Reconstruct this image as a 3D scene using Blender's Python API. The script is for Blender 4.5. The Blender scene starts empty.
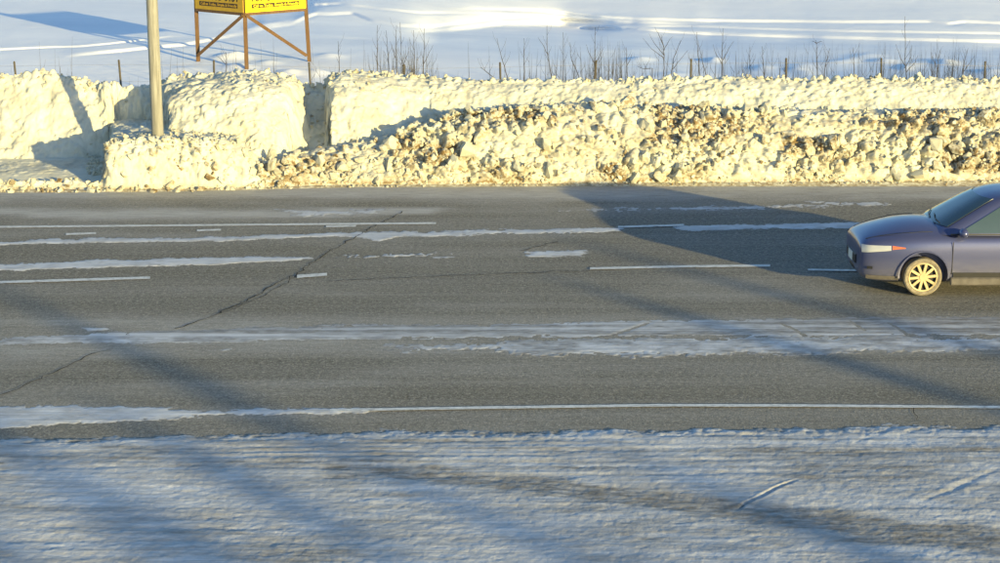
import bpy, bmesh, math, random
import numpy as np
from mathutils import Vector, Matrix

# ------------------------------------------------------------------ camera, world, sun, exposure
S = bpy.context.scene
C = S.collection
random.seed(7)
RNG = np.random.default_rng(11)

CAM_H, TH, FPX = 6.85, math.radians(13.39), 1812.0
cam_d = bpy.data.cameras.new("camera")
cam = bpy.data.objects.new("camera", cam_d)
C.objects.link(cam)
cam.location = (0, 0, CAM_H)
cam.rotation_euler = (math.pi / 2 - TH, 0, 0)
cam_d.sensor_width = 36
cam_d.lens = 36 * FPX / 1000.0
cam_d.clip_start = 0.5
cam_d.clip_end = 9000
S.camera = cam

SUN_EL, SUN_AZ = math.radians(8.15), math.radians(37.0)      # azimuth measured behind the camera, towards the right
SUN_DIR = Vector((math.sin(SUN_AZ) * math.cos(SUN_EL), -math.cos(SUN_AZ) * math.cos(SUN_EL), math.sin(SUN_EL)))
W = bpy.data.worlds.new("World")
S.world = W
W.use_nodes = True
wn = W.node_tree.nodes
sky = wn.new("ShaderNodeTexSky")
sky.sky_type = 'NISHITA'
sky.sun_disc = False
sky.sun_elevation = SUN_EL
sky.sun_rotation = math.atan2(SUN_DIR.x, SUN_DIR.y)
sky.air_density = 1.0
sky.dust_density = 0.6
sky.ozone_density = 3.0
W.node_tree.links.new(sky.outputs[0], wn["Background"].inputs[0])
wn["Background"].inputs[1].default_value = 0.14

sun_d = bpy.data.lights.new("sun", 'SUN')
sun_d.energy = 4.0
sun_d.angle = math.radians(0.53)
sun_d.color = (1.0, 0.81, 0.36)
sun = bpy.data.objects.new("sun", sun_d)
C.objects.link(sun)
sun.location = (30, -40, 30)
sun.rotation_euler = SUN_DIR.to_track_quat('Z', 'Y').to_euler()

S.view_settings.view_transform = 'Standard'
S.view_settings.look = 'None'
S.view_settings.gamma = 1.0
S.view_settings.use_curve_mapping = False
S.view_settings.exposure = 1.2

# ------------------------------------------------------------------ where a point of the photograph lies
CT, ST = math.cos(TH), math.sin(TH)


def dep(v):                 # drop per metre of depth
    y = (281.5 - np.asarray(v, float)) / FPX
    return (ST - y * CT) / (CT + y * ST)


def lat(u, v):              # sideways run per metre of depth
    y = (281.5 - np.asarray(v, float)) / FPX
    return (np.asarray(u, float) - 500) / FPX / (CT + y * ST)


def ground(u, v, z=0.0):
    Y = (CAM_H - z) / dep(v)
    return lat(u, v) * Y, Y


def photo(X, Y, Z):
    d = Y * CT + (CAM_H - Z) * ST
    h = Y * ST - (CAM_H - Z) * CT
    return 500 + FPX * X / d, 281.5 - FPX * h / d


def height_at(v, Y):
    return CAM_H - Y * dep(v)


# ------------------------------------------------------------------ noise
def _hash(ix, iy, seed):
    h = (ix.astype(np.int64) * 374761393 + iy.astype(np.int64) * 668265263 + seed * 974634777) & 0xFFFFFFFF
    h = ((h ^ (h >> 13)) * 1274126177) & 0xFFFFFFFF
    h = ((h ^ (h >> 15)) * 2246822519) & 0xFFFFFFFF
    return ((h ^ (h >> 16)) & 0xFFFFFF) / float(0xFFFFFF)


def vnoise(x, y, seed=0):
    x = np.asarray(x, float); y = np.asarray(y, float)
    ix = np.floor(x); iy = np.floor(y)
    fx = x - ix; fy = y - iy
    ux = fx * fx * fx * (fx * (fx * 6 - 15) + 10); uy = fy * fy * fy * (fy * (fy * 6 - 15) + 10)
    a = _hash(ix, iy, seed); b = _hash(ix + 1, iy, seed)
    c = _hash(ix, iy + 1, seed); d = _hash(ix + 1, iy + 1, seed)
    return (a * (1 - ux) + b * ux) * (1 - uy) + (c * (1 - ux) + d * ux) * uy * 1.0


def fbm(x, y, seed=0, oct=4, gain=.5):
    t = 0; a = 1; n = 0
    for o in range(oct):
        t = t + a * (vnoise(x, y, seed + o * 17) * 2 - 1); n += a
        x = x * 2.03 + 3.1; y = y * 2.03 + 1.7; a *= gain
    return t / n


def worley(x, y, seed=0):
    """distance to the nearest and second nearest scattered point, and a random value of the nearest"""
    x = np.asarray(x, float); y = np.asarray(y, float)
    ix = np.floor(x); iy = np.floor(y)
    d1 = np.full(x.shape, 9.); d2 = np.full(x.shape, 9.); r = np.zeros(x.shape)
    for ox in (-1, 0, 1):
        for oy in (-1, 0, 1):
            cx = ix + ox; cy = iy + oy
            px = cx + _hash(cx, cy, seed); py = cy + _hash(cx, cy, seed + 5)
            d = np.hypot(px - x, py - y)
            near = d < d1
            d2 = np.where(near, d1, np.minimum(d2, d))
            r = np.where(near, _hash(cx, cy, seed + 9), r)
            d1 = np.where(near, d, d1)
    return d1, d2, r


def sstep(a, b, x):
    t = np.clip((np.asarray(x, float) - a) / (b - a), 0, 1)
    return t * t * (3 - 2 * t)


def ip(u, pts):
    pts = np.asarray(pts, float)
    return np.interp(u, pts[:, 0], pts[:, 1])


# ------------------------------------------------------------------ object helpers
def tag(o, label=None, cat=None, group=None, kind=None):
    if label: o["label"] = label
    if cat: o["category"] = cat
    if group: o["group"] = group
    if kind: o["kind"] = kind
    return o


def link(name, me, mat=None, parent=None, loc=None):
    o = bpy.data.objects.new(name, me)
    C.objects.link(o)
    if mat is not None and me is not None and not me.materials:
        me.materials.append(mat)
    if parent is not None: o.parent = parent
    if loc is not None: o.location = loc
    return o


def thing(name, loc, label, cat, group=None, rz=0.0):
    o = bpy.data.objects.new(name, None)
    C.objects.link(o)
    o.empty_display_size = .2
    o.location = loc
    o.rotation_euler = (0, 0, rz)
    return tag(o, label, cat, group)


def np_mesh(name, V, F, smooth=True, attrs=None):
    """V (n,3), F (m,4) or (m,3) -> mesh, unused vertices dropped"""
    V = np.asarray(V, np.float32); F = np.asarray(F, np.int32)
    used = np.unique(F)
    remap = np.full(len(V), -1, np.int32); remap[used] = np.arange(len(used))
    V = V[used]; F = remap[F]
    me = bpy.data.meshes.new(name)
    k = F.shape[1]
    me.vertices.add(len(V)); me.vertices.foreach_set("co", V.ravel())
    me.loops.add(F.size); me.loops.foreach_set("vertex_index", F.ravel())
    me.polygons.add(len(F))
    me.polygons.foreach_set("loop_start", np.arange(0, F.size, k, dtype=np.int32))
    try:
        me.polygons.foreach_set("loop_total", np.full(len(F), k, np.int32))
    except Exception:
        pass
    me.polygons.foreach_set("use_smooth", np.full(len(F), smooth, bool))
    me.update(calc_edges=True)
    for n, a in (attrs or {}).items():
        at = me.attributes.new(n, 'FLOAT', 'POINT')
        at.data.foreach_set("value", np.asarray(a, np.float32)[used])
    me.validate()
    return me


def grid_faces(nr, nc):
    i = np.arange(nr * nc).reshape(nr, nc)
    return np.stack([i[:-1, :-1], i[:-1, 1:], i[1:, 1:], i[1:, :-1]], -1).reshape(-1, 4)


def bm_mesh(name, bm, smooth=False):
    me = bpy.data.meshes.new(name)
    bmesh.ops.recalc_face_normals(bm, faces=bm.faces)
    bm.to_mesh(me); bm.free()
    if smooth:
        me.polygons.foreach_set("use_smooth", [True] * len(me.polygons))
    return me


def add_box(bm, c, s, rot=None, bevel=0.0):
    r = bmesh.ops.create_cube(bm, size=1)
    vs = r['verts']
    M = Matrix.Translation(c) @ (rot.to_4x4() if rot else Matrix.Identity(4)) @ Matrix.Diagonal((*s, 1))
    bmesh.ops.transform(bm, matrix=M, verts=vs)
    if bevel:
        es = list({e for v in vs for e in v.link_edges})
        bmesh.ops.bevel(bm, geom=es, offset=bevel, segments=1, affect='EDGES')


def add_tube(bm, pts, radii, n=6, cap=True):
    rings = []
    for k, p in enumerate(pts):
        p = Vector(p)
        a = Vector(pts[max(0, k - 1)]); b = Vector(pts[min(len(pts) - 1, k + 1)])
        t = (b - a).normalized()
        x = t.orthogonal().normalized(); y = t.cross(x)
        if k and abs(x.dot(px_)) < .99:
            x = (px_ - t * px_.dot(t)).normalized(); y = t.cross(x)
        px_ = x
        r = radii[k] if hasattr(radii, '__len__') else radii
        rings.append([bm.verts.new(p + (x * math.cos(2 * math.pi * i / n) + y * math.sin(2 * math.pi * i / n)) * r) for i in range(n)])
    for a, b in zip(rings[:-1], rings[1:]):
        for i in range(n):
            bm.faces.new((a[i], a[(i + 1) % n], b[(i + 1) % n], b[i]))
    if cap:
        bm.faces.new(rings[0][::-1]); bm.faces.new(rings[-1])


def beam(bm, a, b, w, d, up=(0, 0, 1)):
    """square timber between two points"""
    a = Vector(a); b = Vector(b)
    z = (b - a).normalized(); x = z.cross(Vector(up))
    x = x.normalized() if x.length > 1e-4 else Vector((1, 0, 0))
    y = z.cross(x)
    R = Matrix((x, y, z)).transposed()
    add_box(bm, (a + b) / 2, (w, d, (b - a).length), R, bevel=.006)


# ------------------------------------------------------------------ materials
class NT:
    def __init__(self, name):
        self.m = bpy.data.materials.new(name); self.m.use_nodes = True
        self.t = self.m.node_tree; self.n = self.t.nodes
        self.b = self.n["Principled BSDF"]

    def node(self, kind, ins=None, **kw):
        n = self.n.new(kind)
        for k, v in kw.items(): setattr(n, k, v)
        for k, v in (ins or {}).items(): self.set(n.inputs[k], v)
        return n

    def set(self, sock, v):
        if isinstance(v, bpy.types.NodeSocket): self.t.links.new(v, sock)
        elif v is not None: sock.default_value = v

    def coord(self, which='Object', scale=(1, 1, 1)):
        tc = self.node('ShaderNodeTexCoord')
        mp = self.node('ShaderNodeMapping', {'Vector': tc.outputs[which], 'Scale': scale})
        return mp.outputs[0]

    def noise(self, vec, scale, detail=4, rough=.55):
        return self.node('ShaderNodeTexNoise', {'Vector': vec, 'Scale': scale, 'Detail': detail, 'Roughness': rough}).outputs[0]

    def ramp(self, fac, stops):
        r = self.node('ShaderNodeValToRGB', {'Fac': fac})
        e = r.color_ramp.elements
        while len(e) < len(stops): e.new(.5)
        for el, (p, c) in zip(e, stops):
            el.position = p; el.color = (*c, 1) if len(c) == 3 else c
        return r.outputs[0]

    def mix(self, f, a, b, blend='MIX'):
        n = self.node('ShaderNodeMix', data_type='RGBA', blend_type=blend)
        for s, v in ((n.inputs[0], f), (n.inputs[6], a), (n.inputs[7], b)):
            self.set(s, (*v, 1) if isinstance(v, tuple) and len(v) == 3 else v)
        return n.outputs[2]

    def math(self, op, a, b=0.0, c=None):
        n = self.node('ShaderNodeMath', operation=op)
        self.set(n.inputs[0], a); self.set(n.inputs[1], b)
        if c is not None: self.set(n.inputs[2], c)
        return n.outputs[0]

    def attr(self, name):
        return self.node('ShaderNodeAttribute', attribute_name=name).outputs['Fac']

    def bump(self, h, strength, dist):
        n = self.node('ShaderNodeBump', {'Height': h, 'Strength': strength, 'Distance': dist})
        self.set(self.b.inputs['Normal'], n.outputs[0])

    def done(self, color, rough=.8, spec=.3, metal=0.0):
        self.set(self.b.inputs['Base Color'], (*color, 1) if isinstance(color, tuple) and len(color) == 3 else color)
        self.set(self.b.inputs['Roughness'], rough)
        self.set(self.b.inputs['Specular IOR Level'], spec)
        self.set(self.b.inputs['Metallic'], metal)
        return self.m


def mat_asphalt():
    m = NT("asphalt")
    v = m.coord()
    g = m.noise(v, 34, 4, .75)
    g2 = m.noise(v, 13, 4, .7)
    g = m.math('ADD', m.math('MULTIPLY', g, .6), m.math('MULTIPLY', g2, .4))
    speck = m.ramp(g, [(.36, (.048, .044, .034)), (.50, (.160, .150, .122)), (.64, (.43, .40, .335))])
    big = m.noise(m.coord(scale=(.12, .9, 1)), 1.3, 5, .6)
    c = m.mix(m.math('MULTIPLY', big, .25), speck, (.150, .140, .115))
    st = m.noise(m.coord(scale=(.05, 2.2, 1)), 2.0, 4, .6)
    c = m.mix(m.ramp(st, [(.45, (0, 0, 0)), (.72, (.4, .4, .4))]), c, (.26, .245, .205))
    film = m.attr('film')
    fn = m.noise(m.coord(scale=(.35, 3, 1)), 5, 6, .65)
    f = m.math('MULTIPLY', film, m.ramp(fn, [(.25, (.25, .25, .25)), (.7, (1, 1, 1))]))
    c = m.mix(f, c, (.52, .51, .49))
    m.bump(m.math('ADD', m.math('MULTIPLY', g, 1.0), m.math('MULTIPLY', film, .2)), 1.0, .035)
    return m.done(c, .85, .25)


def mat_packed():
    """driven-over snow: thin places let the road through, brown grit in bands"""
    m = NT("packed_snow")
    v = m.coord()
    n1 = m.noise(v, 2.2, 5, .6)
    n2 = m.noise(m.coord(scale=(.4, 2.2, 1)), 6, 6, .65)
    snow = m.ramp(n1, [(.3, (.54, .55, .57)), (.65, (.72, .72, .72))])
    snow = m.mix(m.ramp(n2, [(.42, (0, 0, 0)), (.70, (.7, .7, .7))]), snow, (.42, .415, .40))
    n3 = m.noise(m.coord(scale=(.10, 4.5, 1)), 3.5, 5, .6)
    snow = m.mix(m.ramp(n3, [(.45, (0, 0, 0)), (.62, (.55, .55, .55))]), snow, (.40, .39, .37))
    dirt = m.attr('dirt')
    dn = m.noise(m.coord(scale=(.5, 1.6, 1)), 7, 6, .7)
    f = m.math('MULTIPLY', dirt, m.ramp(dn, [(.28, (.35, .35, .35)), (.62, (1, 1, 1))]))
    c = m.mix(f, snow, (.16, .145, .12))
    fine = m.noise(v, 38, 4, .65)
    m.bump(m.math('ADD', fine, m.math('MULTIPLY', n2, .7)), .5, .014)
    return m.done(c, .7, .3)


def mat_bank():
    m = NT("bank_snow")
    v = m.coord()
    n1 = m.noise(v, 1.6, 5, .6)
    base = m.ramp(n1, [(.3, (.48, .465, .37)), (.62, (.62, .61, .51)), (.8, (.76, .755, .68))])
    dirt = m.attr('dirt')
    dn = m.noise(v, 9, 6, .7)
    f = m.math('MULTIPLY', dirt, m.ramp(dn, [(.37, (0, 0, 0)), (.56, (1, 1, 1))]))
    c = m.mix(f, base, (.18, .12, .052))
    fine = m.noise(v, 26, 5, .65)
    m.bump(fine, .5, .025)
    return m.done(c, .75, .25)


def mat_chunk():
    m = NT("chunk_snow")
    v = m.coord()
    n1 = m.noise(v, 4.0, 5, .65)
    r = m.node('ShaderNodeObjectInfo').outputs['Random']
    rn = m.math('ADD', m.attr('grit'), m.math('MULTIPLY', r, .35))
    base = m.mix(n1, (.60, .58, .46), (.46, .44, .34))
    f = m.math('MULTIPLY', m.ramp(n1, [(.40, (0, 0, 0)), (.60, (1, 1, 1))]), m.ramp(rn, [(.35, (.08, .08, .08)), (.9, (1, 1, 1))]))
    c = m.mix(f, base, (.17, .115, .052))
    m.bump(m.noise(v, 22, 5, .65), .6, .02)
    return m.done(c, .8, .2)


def mat_field():
    m = NT("field_snow")
    v = m.coord()
    n1 = m.noise(m.coord(scale=(.25, .6, 1)), .5, 5, .55)
    c = m.ramp(n1, [(.3, (.78, .79, .82)), (.7, (.88, .88, .89))])
    w = m.noise(m.coord(scale=(.6, 1.5, 1)), 3, 6, .6)
    m.bump(w, .35, .05)
    return m.done(c, .65, .3)


def mat_paint(name, col):
    m = NT(name)
    n = m.noise(m.coord(scale=(.6, 3, 1)), 14, 6, .75)
    c = m.mix(m.ramp(n, [(.47, (0, 0, 0)), (.62, (.75, .75, .75))]), col, (.11, .105, .095))
    m.bump(m.noise(m.coord(), 60, 3, .6), .4, .006)
    return m.done(c, .7, .3)


def mat_tar():
    m = NT("crack_tar")
    n = m.noise(m.coord(), 30, 4, .6)
    return m.done(m.ramp(n, [(.3, (.012, .012, .012)), (.7, (.035, .033, .030))]), .8, .2)


def mat_wood(name, a, b, axis=2, scale=9):
    m = NT(name)
    sc = [1, 1, 1]; sc[axis] = .06
    v = m.coord(scale=tuple(sc))
    g = m.noise(v, scale * 4, 6, .65)
    big = m.noise(m.coord(), 1.7, 3, .5)
    c = m.ramp(g, [(.30, a), (.68, b)])
    c = m.mix(m.math('MULTIPLY', big, .45), c, tuple(x * .65 for x in a))
    m.bump(g, .5, .01)
    return m.done(c, .8, .25)


def mat_plain(name, col, rough=.6, spec=.4, metal=0.0, var=.12, sc=8):
    m = NT(name)
    n = m.noise(m.coord(), sc, 5, .6)
    lo = tuple(max(0, x * (1 - var)) for x in col); hi = tuple(min(1, x * (1 + var)) for x in col)
    return m.done(m.ramp(n, [(.3, lo), (.7, hi)]), rough, spec, metal)


def mat_carpaint():
    m = NT("blue_car_paint")
    v = m.coord()
    z = m.node('ShaderNodeSeparateXYZ', {'Vector': m.node('ShaderNodeTexCoord').outputs['Object']}).outputs[2]
    salt = m.ramp(z, [(.22, (1, 1, 1)), (.62, (.0, .0, .0))])
    n = m.noise(m.coord(scale=(.8, 1, 2)), 5, 5, .65)
    f = m.math('MULTIPLY', salt, m.math('MULTIPLY', n, .75))
    c = m.mix(f, (.080, .090, .185), (.30, .28, .27))
    m.set(m.b.inputs['Coat Weight'], .35)
    m.set(m.b.inputs['Coat Roughness'], .12)
    return m.done(c, m.math('ADD', .30, m.math('MULTIPLY', f, .4)), .5, .4)


def mat_glass(name, col, rough=.06):
    m = NT(name)
    n = m.noise(m.coord(), 3, 4, .6)
    c = m.mix(m.math('MULTIPLY', n, .3), col, tuple(x * 1.6 + .01 for x in col))
    return m.done(c, rough, .7)


M_ASPH, M_PACK, M_BANK, M_CHUNK, M_FIELD = mat_asphalt(), mat_packed(), mat_bank(), mat_chunk(), mat_field()
M_WPAINT = mat_paint("white_road_paint", (.72, .71, .66))
M_TAR = mat_tar()
M_POLE = mat_wood("pole_wood", (.18, .175, .15), (.45, .44, .38), 2, 4)
M_TIMBER = mat_wood("sign_timber", (.10, .055, .026), (.20, .115, .052), 2, 8)
M_POST = mat_wood("fence_post_wood", (.06, .052, .04), (.13, .11, .08), 2, 8)
M_TWIG = mat_plain("twig_bark", (.07, .06, .05), .9, .1, 0, .3, 20)
M_STALK = mat_plain("dry_stalk", (.15, .13, .10), .9, .1, 0, .3, 20)

# ------------------------------------------------------------------ ground sheet under everything
bm = bmesh.new()
for p in ((-4000, -600, -5), (4000, -600, -5), (4000, 6000, -5), (-4000, 6000, -5)): bm.verts.new(p)
bm.faces.new(bm.verts[:])
tag(link("ground", bm_mesh("ground", bm), M_FIELD), kind='structure')

# ------------------------------------------------------------------ road, with what lies on it
OUT = [.42, .6, 1.0, 2.0, 5.0]


def road_rows():
    """rows of depth, evenly spread in the picture"""
    v = np.linspace(184, 640, 560)
    return (CAM_H / dep(v))[::-1]


Yr = road_rows()
tc = np.concatenate([-np.array(OUT[::-1]), np.linspace(-.36, .36, 940), np.array(OUT)])
GY, GT = np.meshgrid(Yr, tc, indexing='ij')
GX = GY * GT
PU, PV = photo(GX, GY, 0 * GX)


def band(u, v, top, bot):
    """pixels inside a strip between two traced edges (negative outside)"""
    return np.minimum(v - ip(u, top), ip(u, bot) - v)


def ends(u, a, b, soft=8.0):
    return np.minimum((u - a), (b - u)) / soft


# film of salt and ground-in snow on the asphalt
film = np.zeros_like(GX)
f1 = fbm(GX * .45, GY * 2.5, 3, 5)
f2 = fbm(GX * .25, GY * 1.1, 8, 4)
film += 1.1 * sstep(207, 188, PV) * (.7 + .7 * f1)
film += .9 * sstep(0, 5, band(PU, PV, [(0, 207), (80, 208), (330, 206), (420, 206), (470, 209)], [(0, 216), (80, 221), (330, 219), (420, 216), (470, 210)])) * (1.2 + 1.1 * f1)
film += .16 * sstep(.0, .5, f2)
film += .20 * sstep(312, 322, PV) * sstep(362, 350, PV)
film += .10 * sstep(400, 412, PV)
film += .22 * np.clip(fbm(GX * .05, GY * 1.7, 23, 4, .6) + .1, 0, 1) + .10 * np.clip(fbm(GX * .6, GY * .9, 27, 5, .6), 0, 1)
film = np.clip(film * 1.25, 0, .95)
RoadZ = 0.006 * fbm(GX * .3, GY * .5, 21, 3)
me = np_mesh("road", np.stack([GX, GY, RoadZ], -1).reshape(-1, 3)[:], grid_faces(*GX.shape), attrs={'film': film.ravel()})
# thin the sheet: every second row and column is plenty for the asphalt
sel_r = np.arange(0, GX.shape[0], 4); sel_c = np.unique(np.concatenate([np.arange(0, 6), np.arange(6, GX.shape[1] - 5, 5), np.arange(GX.shape[1] - 5, GX.shape[1])]))
bpy.data.meshes.remove(me)
ix = np.ix_(sel_r, sel_c)
me = np_mesh("road", np.stack([GX[ix], GY[ix], RoadZ[ix]], -1).reshape(-1, 3), grid_faces(len(sel_r), len(sel_c)), attrs={'film': film[ix].ravel()})
tag(link("road", me, M_ASPH), kind='structure')

# strips of snow lying on the road: a height field that shows only where it rises out of the asphalt
nz_e = fbm(GX * 1.6, GY * 2.6, 31, 5, .6)          # ragged edge
nz_f = fbm(GX * 5.0, GY * 7.0, 37, 4, .6)
ruts = fbm(GX * .16, GY * 9.0, 41, 4, .6)          # long grooves along the traffic
SN = np.full_like(GX, -1.0)                        # how deep into snow (0 edge, 1 full)


nz_g = fbm(GX * 13, GY * 16, 39, 3, .6)


def lay(mask_px, rag, full, amount=1.0):
    global SN
    m = (mask_px + rag * nz_e * 1.6 + rag * .8 * nz_f + rag * .9 * nz_g) / full
    SN = np.maximum(SN, np.clip(m, -1, 1) * np.where(m > 0, amount, 1))


E = ends
b2 = band(PU, PV, [(0, 241), (100, 238.5), (200, 237), (300, 234), (345, 231), (381, 231), (400, 231.5), (500, 229), (560, 228.5), (615, 228)],
          [(0, 245.5), (100, 243.5), (200, 242), (300, 238), (345, 237), (378, 242), (396, 237), (500, 234.5), (560, 234), (615, 231.5)])
lay(np.minimum(b2, E(PU, -900, 622, 6)), 1.3, 1.6)
b2b = band(PU, PV, [(670, 225.5), (690, 225), (780, 223.5), (866, 222), (1000, 221)], [(670, 228), (690, 231.5), (780, 229), (866, 228), (1000, 226)])
lay(np.minimum(b2b, E(PU, 676, 1900, 6)), 1.0, 1.6)
b3 = band(PU, PV, [(0, 264), (100, 260), (230, 257), (316, 256)], [(0, 271.5), (100, 268.5), (230, 264), (316, 259)])
lay(np.minimum(b3, E(PU, -900, 318, 5)), 1.2, 1.6)
b3b = band(PU, PV, [(333, 254), (390, 252.5), (442, 252)], [(333, 261), (390, 258.5), (442, 256)])
lay(np.minimum(b3b, E(PU, 333, 442, 8)) - .9, 2.4, 1.6, .8)
lay(np.minimum(band(PU, PV, [(529, 252), (556, 250), (588, 250)], [(529, 257.5), (588, 256.5)]), E(PU, 527, 589, 5)), 1.2, 1.6)
lay(np.minimum(band(PU, PV, [(430, 256.6), (455, 255.8)], [(430, 258.6), (455, 257.8)]), E(PU, 430, 455, 5)), .6, 1.2, .6)
lay(np.minimum(band(PU, PV, [(300, 211), (390, 208.5)], [(300, 216), (390, 214.5)]), E(PU, 296, 392, 12)) - .3, 2.2, 2.2, .7)
lay(np.minimum(band(PU, PV, [(560, 206.5), (700, 206), (815, 204)], [(560, 211), (700, 211), (815, 208)]), E(PU, 562, 815, 14)) - .4, 2.0, 2.4, .6)
lay(np.minimum(band(PU, PV, [(818, 202), (880, 201.5)], [(818, 206.5), (880, 205)]), E(PU, 818, 882, 10)), 1.4, 2.0, .8)
# the wide packed strip between the lanes
b4 = band(PU, PV, [(0, 339), (35, 335), (170, 329), (330, 325), (500, 323.5), (670, 319.5), (1000, 316)],
          [(0, 347), (35, 346), (170, 344.5), (330, 341), (500, 339), (670, 337), (1000, 337)])
lay(b4 + 1.2 * ruts, 1.6, 3.0, .75)
b4b = band(PU, PV, [(430, 345), (480, 342), (560, 339), (660, 336), (1000, 336)], [(430, 352), (480, 353.5), (560, 356), (660, 358), (800, 355), (900, 353), (1000, 351)])
lay(np.minimum(b4b, E(PU, 400, 1900, 12)) - .5, 3.0, 3.0, .8)
lay(np.minimum(band(PU, PV, [(370, 349), (430, 348)], [(370, 355), (430, 356)]), E(PU, 385, 432, 12)) - .8, 2.6, 2.6, .5)
lay(np.minimum(band(PU, PV, [(85, 328), (112, 327.5)], [(85, 332), (112, 331)]), E(PU, 85, 112, 5)), .8, 1.6, .8)
lay(np.minimum(band(PU, PV, [(200, 349.5), (232, 348.5)], [(200, 352.5), (232, 351.5)]), E(PU, 198, 234, 8)) - .3, 1.3, 1.6, .7)
# along the near edge line
b5 = band(PU, PV, [(0, 407), (70, 405), (120, 405), (150, 408), (200, 410.5), (330, 408.3), (450, 408)],
          [(0, 428.5), (70, 425.5), (120, 423), (150, 421), (200, 418.5), (330, 414), (450, 410)])
lay(np.minimum(b5, E(PU, -900, 452, 8)), 1.7, 2.2)
# everything this side of the shoulder
top6 = [(0, 439), (170, 436), (340, 432), (500, 430), (670, 429), (1000, 425)]
b6 = PV - ip(PU, top6)
lay(b6, 3.0, 9.0)

near = sstep(0, 6, b6)
# wear: grooves, the bare brown band in the foreground, tyre scuffs
worn = band(PU, PV, [(330, 470), (420, 470), (520, 478), (620, 492), (760, 506), (880, 520), (1000, 530)],
            [(330, 478), (420, 484), (520, 492), (620, 505), (760, 526), (880, 540), (1000, 556)])
worn = np.minimum(worn, E(PU, 350, 2400, 12))
wornm = sstep(-5, 6, worn + 6 * nz_e)
streak = sstep(.12, .5, fbm(GX * .10, GY * 6.0, 51, 4, .6) + .25 * nz_f) * sstep(432, 440, PV) * sstep(482, 468, PV)
left_dull = sstep(-.1, .5, fbm(GX * .5, GY * 1.6, 55, 5, .6)) * near
grain = np.clip(.5 + .9 * fbm(GX * .9, GY * 4.5, 57, 6, .65), 0, 1) * near
dirt = np.clip(.85 * wornm * near + .55 * streak * near + .40 * left_dull * (1 - wornm) + .62 * grain, 0, 1)
onb4 = (band(PU, PV, [(0, 334), (1000, 314)], [(0, 350), (1000, 338)]) > -2)
dirt = np.where(near > .01, dirt, np.where(onb4, np.clip(.52 + 1.9 * ruts + .4 * nz_f, 0, .92), np.clip(.10 + .5 * nz_f, 0, .6)))
dirt = np.where((band(PU, PV, [(400, 338), (1000, 337)], [(400, 358), (1000, 358)]) > 0) & (near < .01), np.clip(.42 + .9 * nz_f + .5 * nz_e, 0, .85), dirt)
dirt = np.clip(dirt + .85 * (1 - sstep(0, np.where(onb4, .3, .6), SN)), 0, 1)

deep = np.where(near > .01, .030, np.where(onb4, .008, .012))
SZ = np.where(SN > 0, SN ** .6 * deep, SN * .03) - .004
SZ += (SN > .05) * (deep / .02) * (.003 * nz_g + .004 * nz_f + .004 * ruts * (near < .5))
SZ += near * (.005 * ruts * sstep(485, 455, PV) +   .0018 * fbm(GX * 3.5, GY * 8, 61, 4, .6) + .004 * fbm(GX * .12, GY * 7, 67, 4, .65) + .007 * fbm(GX * .4, GY * 1.0, 63, 3) - .012 * wornm)
tread = np.abs(vnoise(GX * 9 + GY * 2, GY * 13, 71) - .5)
SZ += near * .0020 * nz_g * (1 + .8 * nz_e)
SZ += near * .006 * tread * sstep(490, 520, PV) * sstep(-.2, .3, fbm(GX * .4, GY * .8, 73, 3))


def rut(p, q, wpx, depth, lip=.25):
    """a wheel or blade mark pressed in between two photo points"""
    global SZ
    a = np.array(ground(*p)); b = np.array(ground(*q)); d = b - a; L = np.hypot(*d); d /= L
    rx, ry = GX - a[0], GY - a[1]
    s = rx * d[0] + ry * d[1]; w = np.abs(-rx * d[1] + ry * d[0] + .04 * nz_e)
    on = sstep(-.15, .1, s) * sstep(L + .15, L - .1, s) * (SN > 0)
    SZ += on * (-depth * np.exp(-(w / wpx) ** 2) + lip * depth * np.exp(-((w - 2 * wpx) / wpx) ** 2))


rut((743, 507), (791, 484), .022, .026)
for p, q in (((780, 323), (806, 336)), ((850, 321), (866, 331)), ((888, 322), (908, 335)),
             ((610, 337), (650, 323))):
    rut(p, q, .045, .005)
for k in range(22):
    u0 = random.uniform(-80, 950); v0 = random.uniform(442, 486)
    rut((u0, v0), (u0 + random.uniform(180, 420), v0 - random.uniform(2, 9)), .05, random.uniform(.002, .008))
for k in range(3):
    u0 = random.uniform(640, 960); v0 = random.uniform(440, 520)
    rut((u0, v0), (u0 + random.uniform(30, 70), v0 - random.uniform(14, 30)), .04, .006)
for k in range(9):
    u0 = random.uniform(-60, 700); v0 = random.uniform(500, 580)
    rut((u0, v0), (u0 + random.uniform(150, 420), v0 + random.uniform(-8, 5)), .07, random.uniform(.003, .007))

F = grid_faces(*GX.shape)
V = np.stack([GX, GY, SZ + RoadZ], -1).reshape(-1, 3)
nf = near.ravel()
up = (SZ.ravel()[F] > -.003).any(1)
isnear = (nf[F] > .01).any(1)
tag(link("packed_snow", np_mesh("packed_snow", V, F[up & isnear], attrs={'dirt': dirt.ravel()}), M_PACK), kind='structure')
tag(link("road_snow", np_mesh("road_snow", V, F[up & ~isnear], attrs={'dirt': dirt.ravel()}), M_PACK), kind='structure')
# the yard goes on below and behind the camera
ys = np.array([-160., -60, -20, 0, 8, Yr[0] + .002]); xs = np.array([-160., -60, -20, 0, 20, 60, 160])
A, B = np.meshgrid(ys, xs, indexing='ij')
me = np_mesh("yard", np.stack([B, A, np.full_like(A, .012)], -1).reshape(-1, 3), grid_faces(*A.shape), attrs={'dirt': np.full(A.size, .2)})
tag(link("yard", me, M_PACK), kind='structure')


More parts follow.
